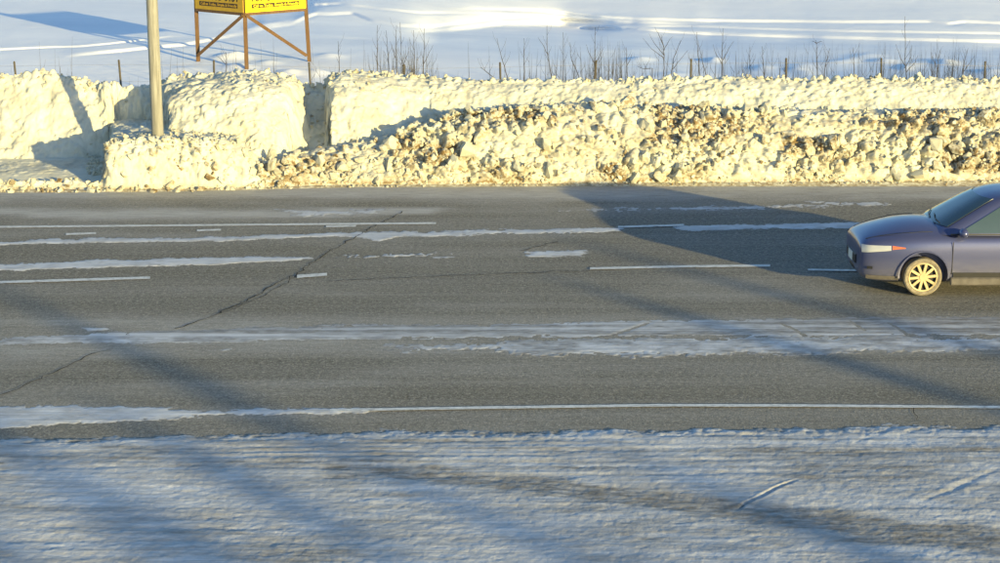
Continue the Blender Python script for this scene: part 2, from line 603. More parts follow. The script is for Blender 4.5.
# painted lines
def strip(name, pts, halfpx, mat, z, rag=0.0, step=6.0):
    pts = np.asarray(pts, float)
    us = np.arange(pts[0, 0], pts[-1, 0] + .01, step) if abs(pts[-1, 0] - pts[0, 0]) > 3 * step else np.linspace(pts[0, 0], pts[-1, 0], 8)
    vs = np.interp(us, pts[:, 0], pts[:, 1])
    V = []; n = len(us)
    for i, (u, v) in enumerate(zip(us, vs)):
        h = halfpx * (1 + rag * random.uniform(-1, 1))
        for s in (-1, 1):
            X, Y = ground(u, v + s * h); V.append((X, Y, z))
    F = [(2 * i, 2 * i + 1, 2 * i + 3, 2 * i + 2) for i in range(n - 1)]
    return link(name, np_mesh(name, V, F, smooth=False), mat)


for pts, h in (([(-200, 229.5), (0, 227.4), (200, 225.6), (440, 223.6)], .9), ([(618, 227.4), (684, 225.4)], .9),
               ([(66, 234.6), (99, 233.6)], .9), ([(197, 230.9), (224, 230.1)], .9), ([(326, 226.9), (356, 226.3)], .9),
               ([(-180, 287), (0, 282.8), (150, 278.2)], 1.2), ([(297, 277), (331, 274.6)], 1.5),
               ([(590, 269), (680, 267), (772, 266)], 1.1), ([(808, 270.2), (886, 271.3), (960, 272)], .9),
               ([(330, 411), (450, 409), (660, 406.1), (800, 406.4), (1000, 408), (1300, 411)], 1.3)):
    tag(strip("lane_line", pts, h, M_WPAINT, .011, .06), kind='structure')


def crack(pts, w):
    P = []
    for (a, b) in zip(pts[:-1], pts[1:]):
        A = np.array(ground(*a)); B = np.array(ground(*b)); n = max(2, int(np.hypot(*(B - A)) / .12))
        for k in range(n): P.append(A + (B - A) * k / n)
    P = np.array(P + [np.array(ground(*pts[-1]))])
    P += RNG.normal(0, .025, P.shape)
    V = []
    for i, p in enumerate(P):
        d = P[min(i + 1, len(P) - 1)] - P[max(i - 1, 0)]; d /= np.hypot(*d)
        nrm = np.array((-d[1], d[0])) * w * random.uniform(.4, 1.3)
        V += [(*(p - nrm), .009), (*(p + nrm), .009)]
    F = [(2 * i, 2 * i + 1, 2 * i + 3, 2 * i + 2) for i in range(len(P) - 1)]
    tag(link("road_crack", np_mesh("road_crack", V, F, smooth=False), M_TAR), kind='structure')


crack([(402, 212), (375, 226), (345, 243), (322, 256), (300, 272), (270, 287), (243, 303), (215, 315), (178, 329)], .011)
crack([(296, 276), (268, 294), (240, 307), (222, 313)], .008)
crack([(108, 350), (80, 360), (50, 374), (20, 388), (-40, 412)], .009)
crack([(330, 281.5), (420, 277), (500, 274), (590, 271)], .010)
crack([(915, 407), (914, 414), (920, 424)], .007)
crack([(525, 251), (548, 244), (556, 242)], .010)

# ------------------------------------------------------------------ snow banks beyond the road
xs = np.concatenate([[-70, -40, -28], np.arange(-22, -13.2, .07), np.arange(-13.2, 13.4, .029), np.arange(13.45, 22, .07), [28, 40, 70]])
rel = np.concatenate([np.arange(-.9, -.15, .08), np.arange(-.12, .5, .0085), np.arange(.5, 1.7, .016), np.arange(1.7, 5.2, .026), np.arange(5.2, 7.4, .08)])
base_v = [(0, 191.5), (100, 191), (180, 190), (255, 188.5), (300, 187.5), (340, 186.5), (600, 184.5), (1000, 182)]
BR, BX = np.meshgrid(rel, xs, indexing='ij')
Yb1 = CAM_H / dep(ip(500 + 1798 * BX / 36.9, base_v))
BY = Yb1 + BR
BU = 500 + 1798 * BX / BY
wob = fbm(BX * .9, BY * .9, 81, 4, .55)
wob2 = fbm(BX * 2.6, BY * 2.6, 83, 4, .6)
UU = BU + 7 * wob + 6 * wob2
# front: low rubble, block, dirty ridge
off1 = ip(UU, [(0, .5), (98, .5), (106, .55), (245, .6), (262, .8), (330, 1.1), (450, 1.35), (1000, 1.35)])
Yc1 = Yb1 + off1
crest1 = [(-50, 186), (96, 186), (103, 165), (107, 146), (114, 141), (130, 138.5), (160, 137), (200, 137), (240, 141), (250, 147), (258, 158), (270, 159), (300, 153), (340, 147),
          (380, 138), (400, 132), (420, 125), (440, 118), (470, 111), (500, 107), (540, 103.5), (570, 103), (620, 105), (680, 109), (760, 109), (850, 111), (1000, 111)]
hc1 = np.maximum(.03, CAM_H - Yc1 * dep(ip(UU, crest1)))
hc1 *= 1 + .05 * wob2 * (BU > 260)
s1 = np.clip((BY - Yb1 - .05 * wob2) / off1, 0, 1)
pw = ip(UU, [(0, 1.5), (100, 2), (108, 5), (245, 5), (262, 2.2), (1000, 2.0)])
Z1 = hc1 * (1 - (1 - s1) ** pw)
bs = ip(UU, [(0, .1), (104, .9), (112, .05), (240, .06), (262, .5), (430, .5), (560, .16), (700, .16), (1000, .18)])
Z1 = Z1 - np.maximum(0, BY - Yc1) * bs
# back: tall clean ridge with two gaps
gapm = sstep(108, 122, UU) * sstep(172, 160, UU)
Yc2 = 41.0 + .12 * wob + .55 * gapm + .45 * sstep(118, 100, UU)
crest2 = [(-50, 77), (0, 76), (35, 71.5), (60, 74), (80, 78), (100, 84), (118, 87.5), (158, 87), (165, 83), (174, 79), (200, 75.5), (240, 71), (280, 74.5), (298, 81), (306, 86),
          (324, 86), (331, 76), (345, 71.5), (400, 76), (450, 79.5), (520, 80), (600, 80), (700, 78), (800, 79.5), (1000, 81)]
hc2 = CAM_H - Yc2 * dep(ip(UU, crest2))
fb2 = ip(UU, [(0, 39.9), (85, 40.1), (108, 40.4), (120, 41.1), (158, 41.1), (164, 39.6), (172, 38.0), (262, 37.9), (284, 38.2), (300, 38.8), (328, 38.9), (334, 38.3), (420, 38.9), (560, 39.0), (1000, 39.1)])
s2 = np.clip((BY - fb2 - .10 * wob2) / (Yc2 - fb2), 0, 1)
ex2 = ip(UU, [(0, 1.1), (120, 1.2), (165, 3.5), (180, 4.5), (284, 4.0), (305, 1.0), (326, .9), (332, 3.6), (420, 2.0), (1000, 1.7)])
Z2 = hc2 * (1 - (1 - s2) ** ex2)
Z2 = np.where(BY > Yc2, hc2 - (BY - Yc2) * .75, Z2)
Z2 = np.maximum(Z2, -.3 + 0 * Z2)
strip_z = (.05 + .13 * sstep(.18, .0, np.abs(BY - Yb1 - .2)) * (BU < 150) * (1 + wob2)) * sstep(-.6, 0, BR) + .10 * sstep(.6, 1.8, BR)
own2 = (np.maximum(Z2, strip_z) > Z1)
Z = np.maximum(np.maximum(Z1, Z2), strip_z - .02)
foot = sstep(.02, .25, Z)
# relief: crumbled lumps on the ridge, scraped faces and knobs on the clean banks
da, db, ra = worley(BX * 3.0, BY * 2.0 + Z * 2.8, 91)
lump = np.sqrt(np.clip(1 - (da * 1.25) ** 2, 0, 1)) * (.35 + .65 * ra) * .45 + .6 * np.clip((db - da) * 2.6, 0, 1) * (.2 + .8 * ra)
dc, dd, rc = worley(BX * 7.0, BY * 5.0 + Z * 7.0, 95)
lump2 = np.sqrt(np.clip(1 - (dc * 1.25) ** 2, 0, 1)) * rc * .5 + .5 * np.clip((dd - dc) * 2.6, 0, 1) * rc
ridge = (~own2) & (BU > 258)
smooth_ridge = sstep(.8, 1.5, BY - Yb1)
slabm = sstep(.58, .72, vnoise(BX * .75 + 3, BY * .9 + Z * 1.1, 171)) * .8 + .32 * sstep(440, 300, BU) * (1 - sstep(.58, .72, vnoise(BX * .75 + 3, BY * .9 + Z * 1.1, 171)))
rel_ridge = .26 * lump + .14 * lump2 + .08 * wob2 - .12
rel_ridge = rel_ridge * (1 - .75 * slabm) + .03 * slabm
rel_clean = .08 * wob + .035 * wob2 + .018 * (lump - .3) + .045 * fbm(BX * 6, BY * 4 + Z * 6, 97, 5, .68) + .055 * lump2 * (vnoise(BX * .8, BY * .8, 99) > .45)
Z = Z + foot * np.where(ridge, rel_ridge * .6 * (1 - .5 * smooth_ridge), rel_clean * .8)
Z += np.where(own2, .10 * lump2 * sstep(.35, 0, np.abs(BY - Yc2)), 0)
Z = np.where(BR < -.5, np.minimum(Z, -.02), Z)
skirt = sstep(44.4, 43.2, BY); Z = Z * skirt - .15 * (1 - skirt)
Z -= .05 * (1 - sstep(Yb1 - .25, Yb1 + .02, BY))
# sideways push so steep faces crumble
BYd = BY - foot * (.12 * fbm(BX * 4, Z * 5 + BY, 101, 5, .65) + np.where(ridge, .9 * (rel_ridge + .05), .7 * rel_clean) * (BY < np.where(own2, Yc2, Yc1)))
dirtb = np.where(ridge, .48 + 1.3 * fbm(BX * .8, BY * 1.2 + Z, 105, 4, .6) + .55 * sstep(.25, .0, np.abs(Z - hc1 * .93)) * (BU > 440), .02 + .45 * np.clip(fbm(BX * 1.4, BY * 1.4 + Z * 1.5, 107, 4) - .15, 0, 1))
dirtb = dirtb * np.where(ridge, 1 - .8 * np.clip(slabm, 0, 1), 1)
dirtb = np.where((BU > 262) & (BU < 345) & ridge, dirtb + .20, dirtb)
dirtb += .7 * sstep(.16, .02, Z) * (BR < .5)
dirtb = np.clip(dirtb, 0, 1)
V = np.stack([BX, BYd, Z], -1).reshape(-1, 3)
F = grid_faces(*BX.shape)
fo2 = own2.ravel()[F].sum(1) >= 2
fu = BU.ravel()[F].mean(1)
bank_back = tag(link("snow_bank", np_mesh("snow_bank", V, F[fo2], attrs={'dirt': dirtb.ravel()}), M_BANK),
                "tall clean bank of plowed snow running behind the dirty ridge and the pole", "snow bank")
bank_front = tag(link("snow_bank", np_mesh("snow_bank_front", V, F[~fo2 & (fu > 259)], attrs={'dirt': dirtb.ravel()}), M_BANK),
                 "lower ridge of lumpy brown-stained snow along the far edge of the road", "snow bank")
pile = tag(link("snow_pile", np_mesh("snow_pile", V, F[~fo2 & (fu <= 259)], attrs={'dirt': dirtb.ravel()}), M_BANK),
           "blocky steep-fronted heap of snow at the road edge in front of the pole", "snow pile")


# lumps of snow: a dozen shapes
def lump_mesh(k, sub=2):
    bm = bmesh.new()
    rr = random.Random(k)
    for _ in range(22 if sub == 2 else 11):
        n = Vector((rr.gauss(0, 1), rr.gauss(0, 1), rr.gauss(0, 1))).normalized()
        m_ = max(abs(n.x), abs(n.y), abs(n.z)) ** .55
        bm.verts.new(n * .46 / m_ * rr.uniform(.82, 1.05))
    r_ = bmesh.ops.convex_hull(bm, input=bm.verts[:])
    bmesh.ops.delete(bm, geom=[v for v in bm.verts if not v.link_faces], context='VERTS')
    bmesh.ops.triangulate(bm, faces=bm.faces[:])
    S_ = Matrix.Diagonal((rr.uniform(.9, 1.45), rr.uniform(.75, 1.1), rr.uniform(.5, .9), 1))
    bmesh.ops.transform(bm, matrix=S_, verts=bm.verts)
    me = bm_mesh("snow_chunk", bm)
    at = me.attributes.new('grit', 'FLOAT', 'POINT')
    at.data.foreach_set("value", np.full(len(me.vertices), rr.random(), np.float32))
    me.materials.append(M_CHUNK)
    return me


LUMPS = [lump_mesh(k) for k in range(14)]
SMALL = []
for k in range(10):
    me = lump_mesh(100 + k, 1)
    co = np.zeros(len(me.vertices) * 3, np.float32); me.vertices.foreach_get("co", co)
    tri = np.zeros(len(me.polygons) * 3, np.int32); me.polygons.foreach_get("vertices", tri)
    SMALL.append((co.reshape(-1, 3), tri.reshape(-1, 3)))


def pick(mask, n, rng):
    idx = np.flatnonzero(mask.ravel())
    return idx[rng.integers(0, len(idx), n)]


inview = np.abs(BU - 500) < 700
face1 = ridge & inview & (Z > .06) & (BY < Yc1 + .25) & (BY > Yb1 - .02)
sel = pick(face1 & (vnoise(BX * 1.3, Z * 2 + BY, 121) > .36) & (np.abs(BU - 500) < 560), 270, RNG)
for i in sel:
    s = .08 + .34 * random.random() ** 2.6
    o = bpy.data.objects.new("snow_chunk", random.choice(LUMPS)); C.objects.link(o)
    o.parent = bank_front
    o.location = V[i] + np.array((0, -.02, .02))
    o.rotation_euler = (random.uniform(0, 6), random.uniform(0, 6), random.uniform(0, 6))
    o.scale = (s,) * 3
for (u, v, s) in ((395, 184, .26), (380, 182.5, .18), (270, 187.5, .30), (279, 189, .2), (510, 183, .30), (521, 182, .24), (545, 182.5, .28), (575, 182, .3), (505, 170, .26), (460, 176, .28), (728, 182.5, .22), (690, 176, .24)):
    X, Y = ground(u, v)
    o = bpy.data.objects.new("snow_chunk", random.choice(LUMPS)); C.objects.link(o)
    o.parent = bank_front
    o.location = (X, Y + .15, .08 + max(0, (186 - v)) * .012); o.scale = (s * 1.2, s, s * 1.05)
    o.rotation_euler = (random.uniform(-.4, .4), random.uniform(-.4, .4), random.uniform(0, 6))


def mass(name, idx, smin, smax, parent, lift=.01, grit=.25):
    Vs, Fs, G = [], [], []; n0 = 0
    for i in idx:
        co, tri = SMALL[random.randrange(len(SMALL))]
        s = smin + (smax - smin) * random.random() ** 2.2
        R = np.array(Matrix.Rotation(random.uniform(0, 6.28), 3, Vector((random.gauss(0, 1), random.gauss(0, 1), random.gauss(0, 1))).normalized()))
        Vs.append(co @ R.T * s + V[i] + (0, 0, lift)); Fs.append(tri + n0); n0 += len(co)
        g_ = grit * (.3 + 1.0 * random.random()) + (grit > .5) * 2.0 * float(vnoise(V[i][0] * 1.1, V[i][1] + V[i][2] * 1.6, 151) - .5)
        G.append(np.full(len(co), min(1.0, max(0.0, g_))))
    me = np_mesh(name, np.concatenate(Vs), np.concatenate(Fs), smooth=False, attrs={'grit': np.concatenate(G)})
    return tag(link(name, me, M_CHUNK, parent), kind='stuff')


mass("snow_crumbs", pick(face1 & ((slabm < .3) | (vnoise(BX * 20, BY * 20 + Z * 20, 173) > .72)), 3600, RNG), .02, .15, bank_front, grit=.56)
toe = inview & (np.abs(BY - Yb1 - .05) < .28) & (BU > 258)
mass("snow_crumbs", pick(toe, 900, RNG), .02, .09, bank_front, grit=.56)
crest_m = own2 & inview & (np.abs(BY - Yc2) < .22)
mass("snow_crumbs", pick(crest_m & (vnoise(BX * 1.1, BY, 181) > .4), 800, RNG), .03, .15, bank_back)
mass("snow_crumbs", pick(own2 & inview & (BY > fb2) & (BY < Yc2) & (vnoise(BX * .7, BY * .7, 131) > .6), 420, RNG), .02, .12, bank_back)
mass("snow_crumbs", pick((BU < 262) & inview & (np.abs(BR - .05) < .3), 600, RNG), .03, .22, pile, grit=.6)
mass("snow_crumbs", pick((~own2) & (BU < 262) & inview & (BY > Yb1 - .25) & (BY < Yc1 + 1.2), 500, RNG), .02, .12, pile)
crest_p = own2 & (BU > 85) & (BU < 160) & (BY > 38.2) & (BY < 40.4)
if crest_p.any(): mass("snow_crumbs", pick(crest_p, 120, RNG), .04, .16, bank_back)

# ------------------------------------------------------------------ the open field, terrain rising and falling away from the road
uf = np.concatenate([[-6000, -2500, -1000, -500], np.arange(-300, 1301, 2.2), [1500, 2000, 3500, 7000]])
vf = np.concatenate([np.arange(142, 90, -4.), np.arange(90, -6.1, -.42)])
FV, FU = np.meshgrid(vf, uf, indexing='ij')


def stripe(pts, half, u0=-9e9, u1=9e9):
    c = ip(FU, pts)
    return sstep(half * 1.35, half * .5, np.abs(FV - c)) * sstep(u0, u0 + 60, FU) * sstep(u1, u1 - 60, FU)


nA = fbm(FU * .0035, FV * .08, 141, 3, .5)
nB = fbm(FU * .016, FV * .30, 143, 3, .5)
slope = .024 + .020 * nA + .012 * nB + .02 * sstep(44, 56, FV) * sstep(640, 380, FU)
blue = np.minimum(FV - ip(FU, [(330, 26), (400, 28), (450, 28), (500, 22), (560, 22), (600, 27), (650, 32), (700, 35), (850, 40), (1000, 43)]),
                  ip(FU, [(330, 26), (380, 34), (430, 50), (500, 59), (600, 64), (680, 74), (720, 84), (1000, 86)]) - FV)
slope -= .098 * sstep(-1, 6, blue) * sstep(370, 440, FU) * (1 + .5 * nA)
blue2 = np.minimum(FV - ip(FU, [(200, 20), (243, 10), (300, -4), (330, -6)]), ip(FU, [(200, 24), (243, 30), (262, 27), (300, 20), (325, 11)]) - FV)
slope -= .07 * sstep(-4, 5, blue2) * sstep(200, 260, FU) * sstep(360, 300, FU)
ST_ = [([(290, 24), (305, 17), (316, 13), (330, 13.5), (352, 12), (372, 20), (400, 25), (430, 25.5), (460, 22), (500, 16.5), (530, 15), (560, 17.5), (600, 20.5), (640, 22), (700, 23)], 1.5, 255, 720),
       ([(440, 8.5), (480, 7.5), (540, 9.5), (570, 13), (600, 16.5), (640, 18.5), (710, 20), (850, 21.5), (930, 21), (948, 23), (965, 21), (1000, 22.5)], 1.35, 440, 9e9),
       ([(625, 27), (660, 30), (710, 33), (850, 37.5), (1000, 41)], 1.5, 560, 9e9),
       ([(690, 25.5), (770, 28.5), (850, 30.5), (1000, 33)], 1.1, 620, 9e9),
       ([(300, 5), (340, 3), (380, 8), (420, 12), (470, 12)], 1.1, 280, 500),
       ([(0, 49), (40, 47), (80, 46), (130, 41), (170, 36)], .8, -60, 190),
       ([(238, 33), (262, 27), (280, 24), (300, 23)], 2.6, 235, 310),
       ([(55, 58), (80, 54), (110, 51), (150, 47), (185, 44), (243, 33)], 1.5, 60, 250),
       ([(310, 33), (360, 38), (400, 42)], 1.5, 305, 400)]
K = 0 * FV
for pts, h, u0, u1 in ST_:
    k = stripe(pts, h, u0, u1)
    K = np.maximum(K, k)
    below = stripe([(a, b + 2.1 * h) for a, b in pts], h * .9, u0, u1)
    slope -= .035 * below * (1 - k)
slope += (.30 + .2 * nB) * K * (1 + 1.1 * sstep(430, 380, FU)) * (1 - .84 * sstep(405, 455, FU) * sstep(600, 545, FU))
DR = 0 * FV
for _ in range(26):          # small drifts in front of the scrub
    u0 = random.choice([random.uniform(640, 1000), random.uniform(640, 1000), random.uniform(170, 330)]); v0 = random.uniform(56, 76)
    r_ = random.uniform(6, 18)
    DR = DR + random.uniform(.05, .12) * np.exp(-((FU - u0) / r_) ** 2 - ((FV - v0) / 2.2) ** 2)
slope = np.where(FV > 86, 0, slope)
FYa = np.zeros_like(FV); FZ = np.zeros_like(FV)
a = dep(vf)
FYa[0] = CAM_H / a[0]
for r in range(1, len(vf)):
    m_ = np.maximum(slope[r], -a[r] * .7)
    FYa[r] = (CAM_H - FZ[r - 1] + m_ * FYa[r - 1]) / (a[r] + m_)
    z_ = CAM_H - FYa[r] * a[r]
    zs_ = z_.copy(); zs_[1:-1] = .08 * z_[:-2] + .84 * z_[1:-1] + .08 * z_[2:]
    wide = np.pad(zs_, 120, mode='edge')
    for _k in range(2): wide = np.convolve(wide, np.ones(121) / 121, mode='same')
    FZ[r] = zs_ - .035 * (zs_ - wide[120:-120])
    FYa[r] = (CAM_H - FZ[r]) / a[r]
FX = lat(FU, FV) * FYa
FZ = FZ + DR + .010 * fbm(FX * 1.1, FYa * .9, 161, 5, .55) * (FV < 84) + .005 * fbm(FX * .25 + FYa * .1, FYa * 2.2, 163, 4, .6)
far = np.array([130., 200, 400, 1200, 4000])
FX = np.vstack([FX] + [lat(uf, -6)[None] * np.full((1, len(uf)), d) for d in far])
FZ = np.vstack([FZ] + [FZ[-1:] * 0 + np.median(FZ[-1]) for d in far])
FYa = np.vstack([FYa] + [np.full((1, len(uf)), d) for d in far])
me = np_mesh("snow_field", np.stack([FX, FYa, FZ], -1).reshape(-1, 3), grid_faces(*FX.shape))
tag(link("snow_field", me, M_FIELD), kind='structure')


def field_at(u, v):
    """a point of the field seen at a photo position"""
    r = int(np.argmin(np.abs(vf - v))); c = int(np.argmin(np.abs(uf - u)))
    return Vector((FX[r, c], FYa[r, c], FZ[r, c]))


def field_z(X, Y):
    c = int(np.argmin(np.abs(uf - (500 + 1790 * X / Y))))
    return float(np.interp(Y, FYa[:, c], FZ[:, c]))


# ------------------------------------------------------------------ pole
px, py = -7.19, 37.75
pz = .75
pole = thing("utility_pole", (px, py, .3), "tall round weathered pole rising from the snow heap out of the top of the picture", "pole")
bm = bmesh.new()
add_tube(bm, [(0, 0, 0), (0, 0, 2.5), (0, 0, 5), (0, 0, 9.4)], [.128, .120, .113, .100], 20)
link("shaft", bm_mesh("pole_shaft", bm, True), M_POLE, pole)
bm = bmesh.new()
add_tube(bm, [(0, 0, 9.4), (0, 0, 9.43), (0, 0, 9.5)], [.112, .112, .05], 20)
link("cap", bm_mesh("pole_cap", bm, True), mat_plain("pole_cap_metal", (.4, .4, .4), .5, .5, .6), pole)

# ------------------------------------------------------------------ two-sided sign on timber legs
M_YEL = mat_plain("sign_yellow", (.88, .68, .010), .6, .3, 0, .05)
M_YEL_SHADE = mat_plain("sign_yellow_shaded", (.50, .30, .03), .7, .2, 0, .12)  # yellow for the left board, its dimmer light mixed into the colour
M_BLK = mat_plain("sign_lettering", (.035, .022, .012), .6, .3, 0, .1)
SY = 56.9
ap = Vector((lat(244.5, 13) * SY, SY, 0)); ap.z = field_z(ap.x, ap.y)
zb = height_at(12.6, SY)                       # underside of the boards
Ld = Vector((-1.79, 1.66, 0)); Rd = Vector((1.72, 1.73, 0))
sign = thing("billboard", (ap.x, ap.y, min(0, ap.z)), "yellow two-sided V-shaped sign with black lettering on braced timber legs in the field", "sign")
o0 = Vector((ap.x, ap.y, sign.location.z))


def text_mesh(body, size, thick):
    cu = bpy.data.curves.new("lettering", 'FONT')
    cu.body = body; cu.size = size; cu.align_x = 'CENTER'; cu.extrude = thick; cu.resolution_u = 2
    cu.offset = size * .018
    ob = bpy.data.objects.new("lettering_tmp", cu); C.objects.link(ob)
    dg = bpy.context.evaluated_depsgraph_get()
    me = bpy.data.meshes.new_from_object(ob.evaluated_get(dg))
    bpy.data.objects.remove(ob); bpy.data.curves.remove(cu)
    me.name = "lettering"
    me.materials.clear()
    return me


def panel(d, name):
    Lh = Vector((d.x, d.y, 0)); Lp = Lh.length; ex = Lh.normalized()
    if d.x < 0:
        ex = -ex; org = Lh.copy()
    else:
        org = Vector((0, 0, 0))
    nrm = ex.cross(Vector((0, 0, 1)))          # towards the road
    M = Matrix((ex, Vector((0, 0, 1)), nrm)).transposed().to_4x4()      # x along, y up, z out
    M.translation = org + Vector((0, 0, zb - o0.z)) + nrm * .03
    bm = bmesh.new(); add_box(bm, (Lp / 2, .61, 0), (Lp - .03, 1.22, .02))
    bmesh.ops.transform(bm, matrix=M, verts=bm.verts)
    b = link("board", bm_mesh("board", bm), M_YEL_SHADE if name == "left" else M_YEL, sign)
    bm = bmesh.new()
    add_box(bm, (Lp / 2, -.045, -.02), (Lp, .09, .05)); add_box(bm, (Lp / 2, 1.265, -.02), (Lp, .09, .05))
    bmesh.ops.transform(bm, matrix=M, verts=bm.verts)
    link("rail", bm_mesh("rail", bm), M_TIMBER, sign)
    # box of small print
    bm = bmesh.new(); add_box(bm, (Lp / 2 - .01, .185, .0125), (Lp * .78, .135, .005))
    bmesh.ops.transform(bm, matrix=M, verts=bm.verts)
    p = link("print_box", bm_mesh("print_box", bm), M_BLK, b)
    for body, size, yy, zz, mat, wmax in (("Call us Today, Simple & Friendly", .115, .148, .0165, M_YEL_SHADE if name == "left" else M_YEL, Lp * .74), ("907-555-0151", .34, .325, .0125, M_BLK, Lp * .80)):
        me = text_mesh(body, size, .0015)
        w = max(v.co.x for v in me.vertices) - min(v.co.x for v in me.vertices)
        me.transform(Matrix.Translation((Lp / 2, yy, zz)) @ Matrix.Diagonal((wmax / w, 1, 1, 1)))
        me.transform(M)
        link("lettering", me, mat, b)


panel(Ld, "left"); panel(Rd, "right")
gl = {}
for k, d in (("c", Vector((0, 0, 0))), ("l", Ld), ("r", Rd)):
    q = o0 + d; gl[k] = Vector((d.x, d.y, field_z(q.x, q.y) - .15 - o0.z))
top = zb - o0.z + 1.3
back = Vector((0, .09, 0))
for k, lean in (("c", 0), ("l", 0), ("r", -.16)):
    bm = bmesh.new(); beam(bm, gl[k] + back + Vector((-lean * .5, 0, 0)), Vector((gl[k].x + lean * .3, gl[k].y + .09, top)), .115, .115, (0, 1, 0))
    link("post", bm_mesh("post", bm), M_TIMBER, sign)
for k in ("l", "r"):
    bm = bmesh.new()
    beam(bm, gl[k] + Vector((0, .0, .35)), Vector((gl["c"].x + .05 * (1 if k == "r" else -1), .01, zb - o0.z - .08)), .10, .05, (0, 1, 0))
    link("brace", bm_mesh("brace", bm), M_TIMBER, sign)

# ------------------------------------------------------------------ wire fence behind the bank
fy = 46.0
fence = thing("wire_fence", (0, fy, 0), "row of short dark wooden fence posts half buried behind the snow bank", "fence")
sp = 96.0
us = [14.4 - sp, 14.4, 119, 214, 309, 404, 500, 596, 691, 786, 881, 985, 1081, 1177]
tops = [61, 61, 59.5, 60, 62, 64, 62, 60, 58.5, 57.7, 57.6, 61, 60, 60]
tp = []
for u, t in zip(us, tops):
    X = lat(u, 65) * fy; z = height_at(t, fy); tp.append((X, z))
    bm = bmesh.new()
    add_tube(bm, [(X + random.uniform(-.09, .09), random.uniform(-.05, .05), -.1), (X, 0, z - .02), (X, 0, z)], [.028, .026, .018], 8)
    link("post", bm_mesh("post", bm), M_POST, fence)
for h in (.12, .55, .95):
    bm = bmesh.new()
    add_tube(bm, [(x, -.052, z - h) for x, z in tp], .003, 4)
    link("wire", bm_mesh("wire", bm), mat_plain("fence_wire", (.25, .23, .21), .5, .5, .6), fence)

# ------------------------------------------------------------------ bare saplings and dead stalks along the fence
def sapling(stems, Y, label, group, r0=.014):
    """stems: polylines of photo points, base first; the first point is carried on down into the ground"""
    u0 = stems[0][0][0]
    bx = float(lat(u0, 75) * Y); gz = field_z(bx, Y)
    t = thing("bare_sapling", (bx, Y, gz), label, "sapling", group)
    for k, st in enumerate(stems):
        pts = [Vector((lat(u, v) * Y - bx, random.uniform(-.02, .02), height_at(v, Y) - gz)) for u, v in st]
        if k == 0 and pts[0].z > .05:
            pts.insert(0, Vector((pts[0].x - (pts[1].x - pts[0].x) * .4, 0, -.05)))
        q = []
        for a_, b_ in zip(pts[:-1], pts[1:]):
            for i in range(3): q.append(a_.lerp(b_, i / 3) + Vector((random.uniform(-.012, .012), random.uniform(-.02, .02), 0)))
        q.append(pts[-1])
        rr = r0 if k == 0 else r0 * .62
        rad = [rr * (1 - .72 * i / (len(q) - 1)) for i in range(len(q))]
        bm = bmesh.new(); add_tube(bm, q, rad, 5)
        if k == 0:
            L = len(q)
            for i in range(L // 2, L - 1):      # side shoots
                s_ = random.choice((-1, 1)); ln = random.uniform(.15, .35)
                add_tube(bm, [q[i], q[i] + Vector((s_ * ln * .35, random.uniform(-.1, .1), ln * .7)), q[i] + Vector((s_ * ln * .45, 0, ln * 1.1))], [rad[i] * .6, rad[i] * .45, .002], 4)
        link("stem" if k == 0 else "branch", bm_mesh("stem", bm, True), M_TWIG, t)


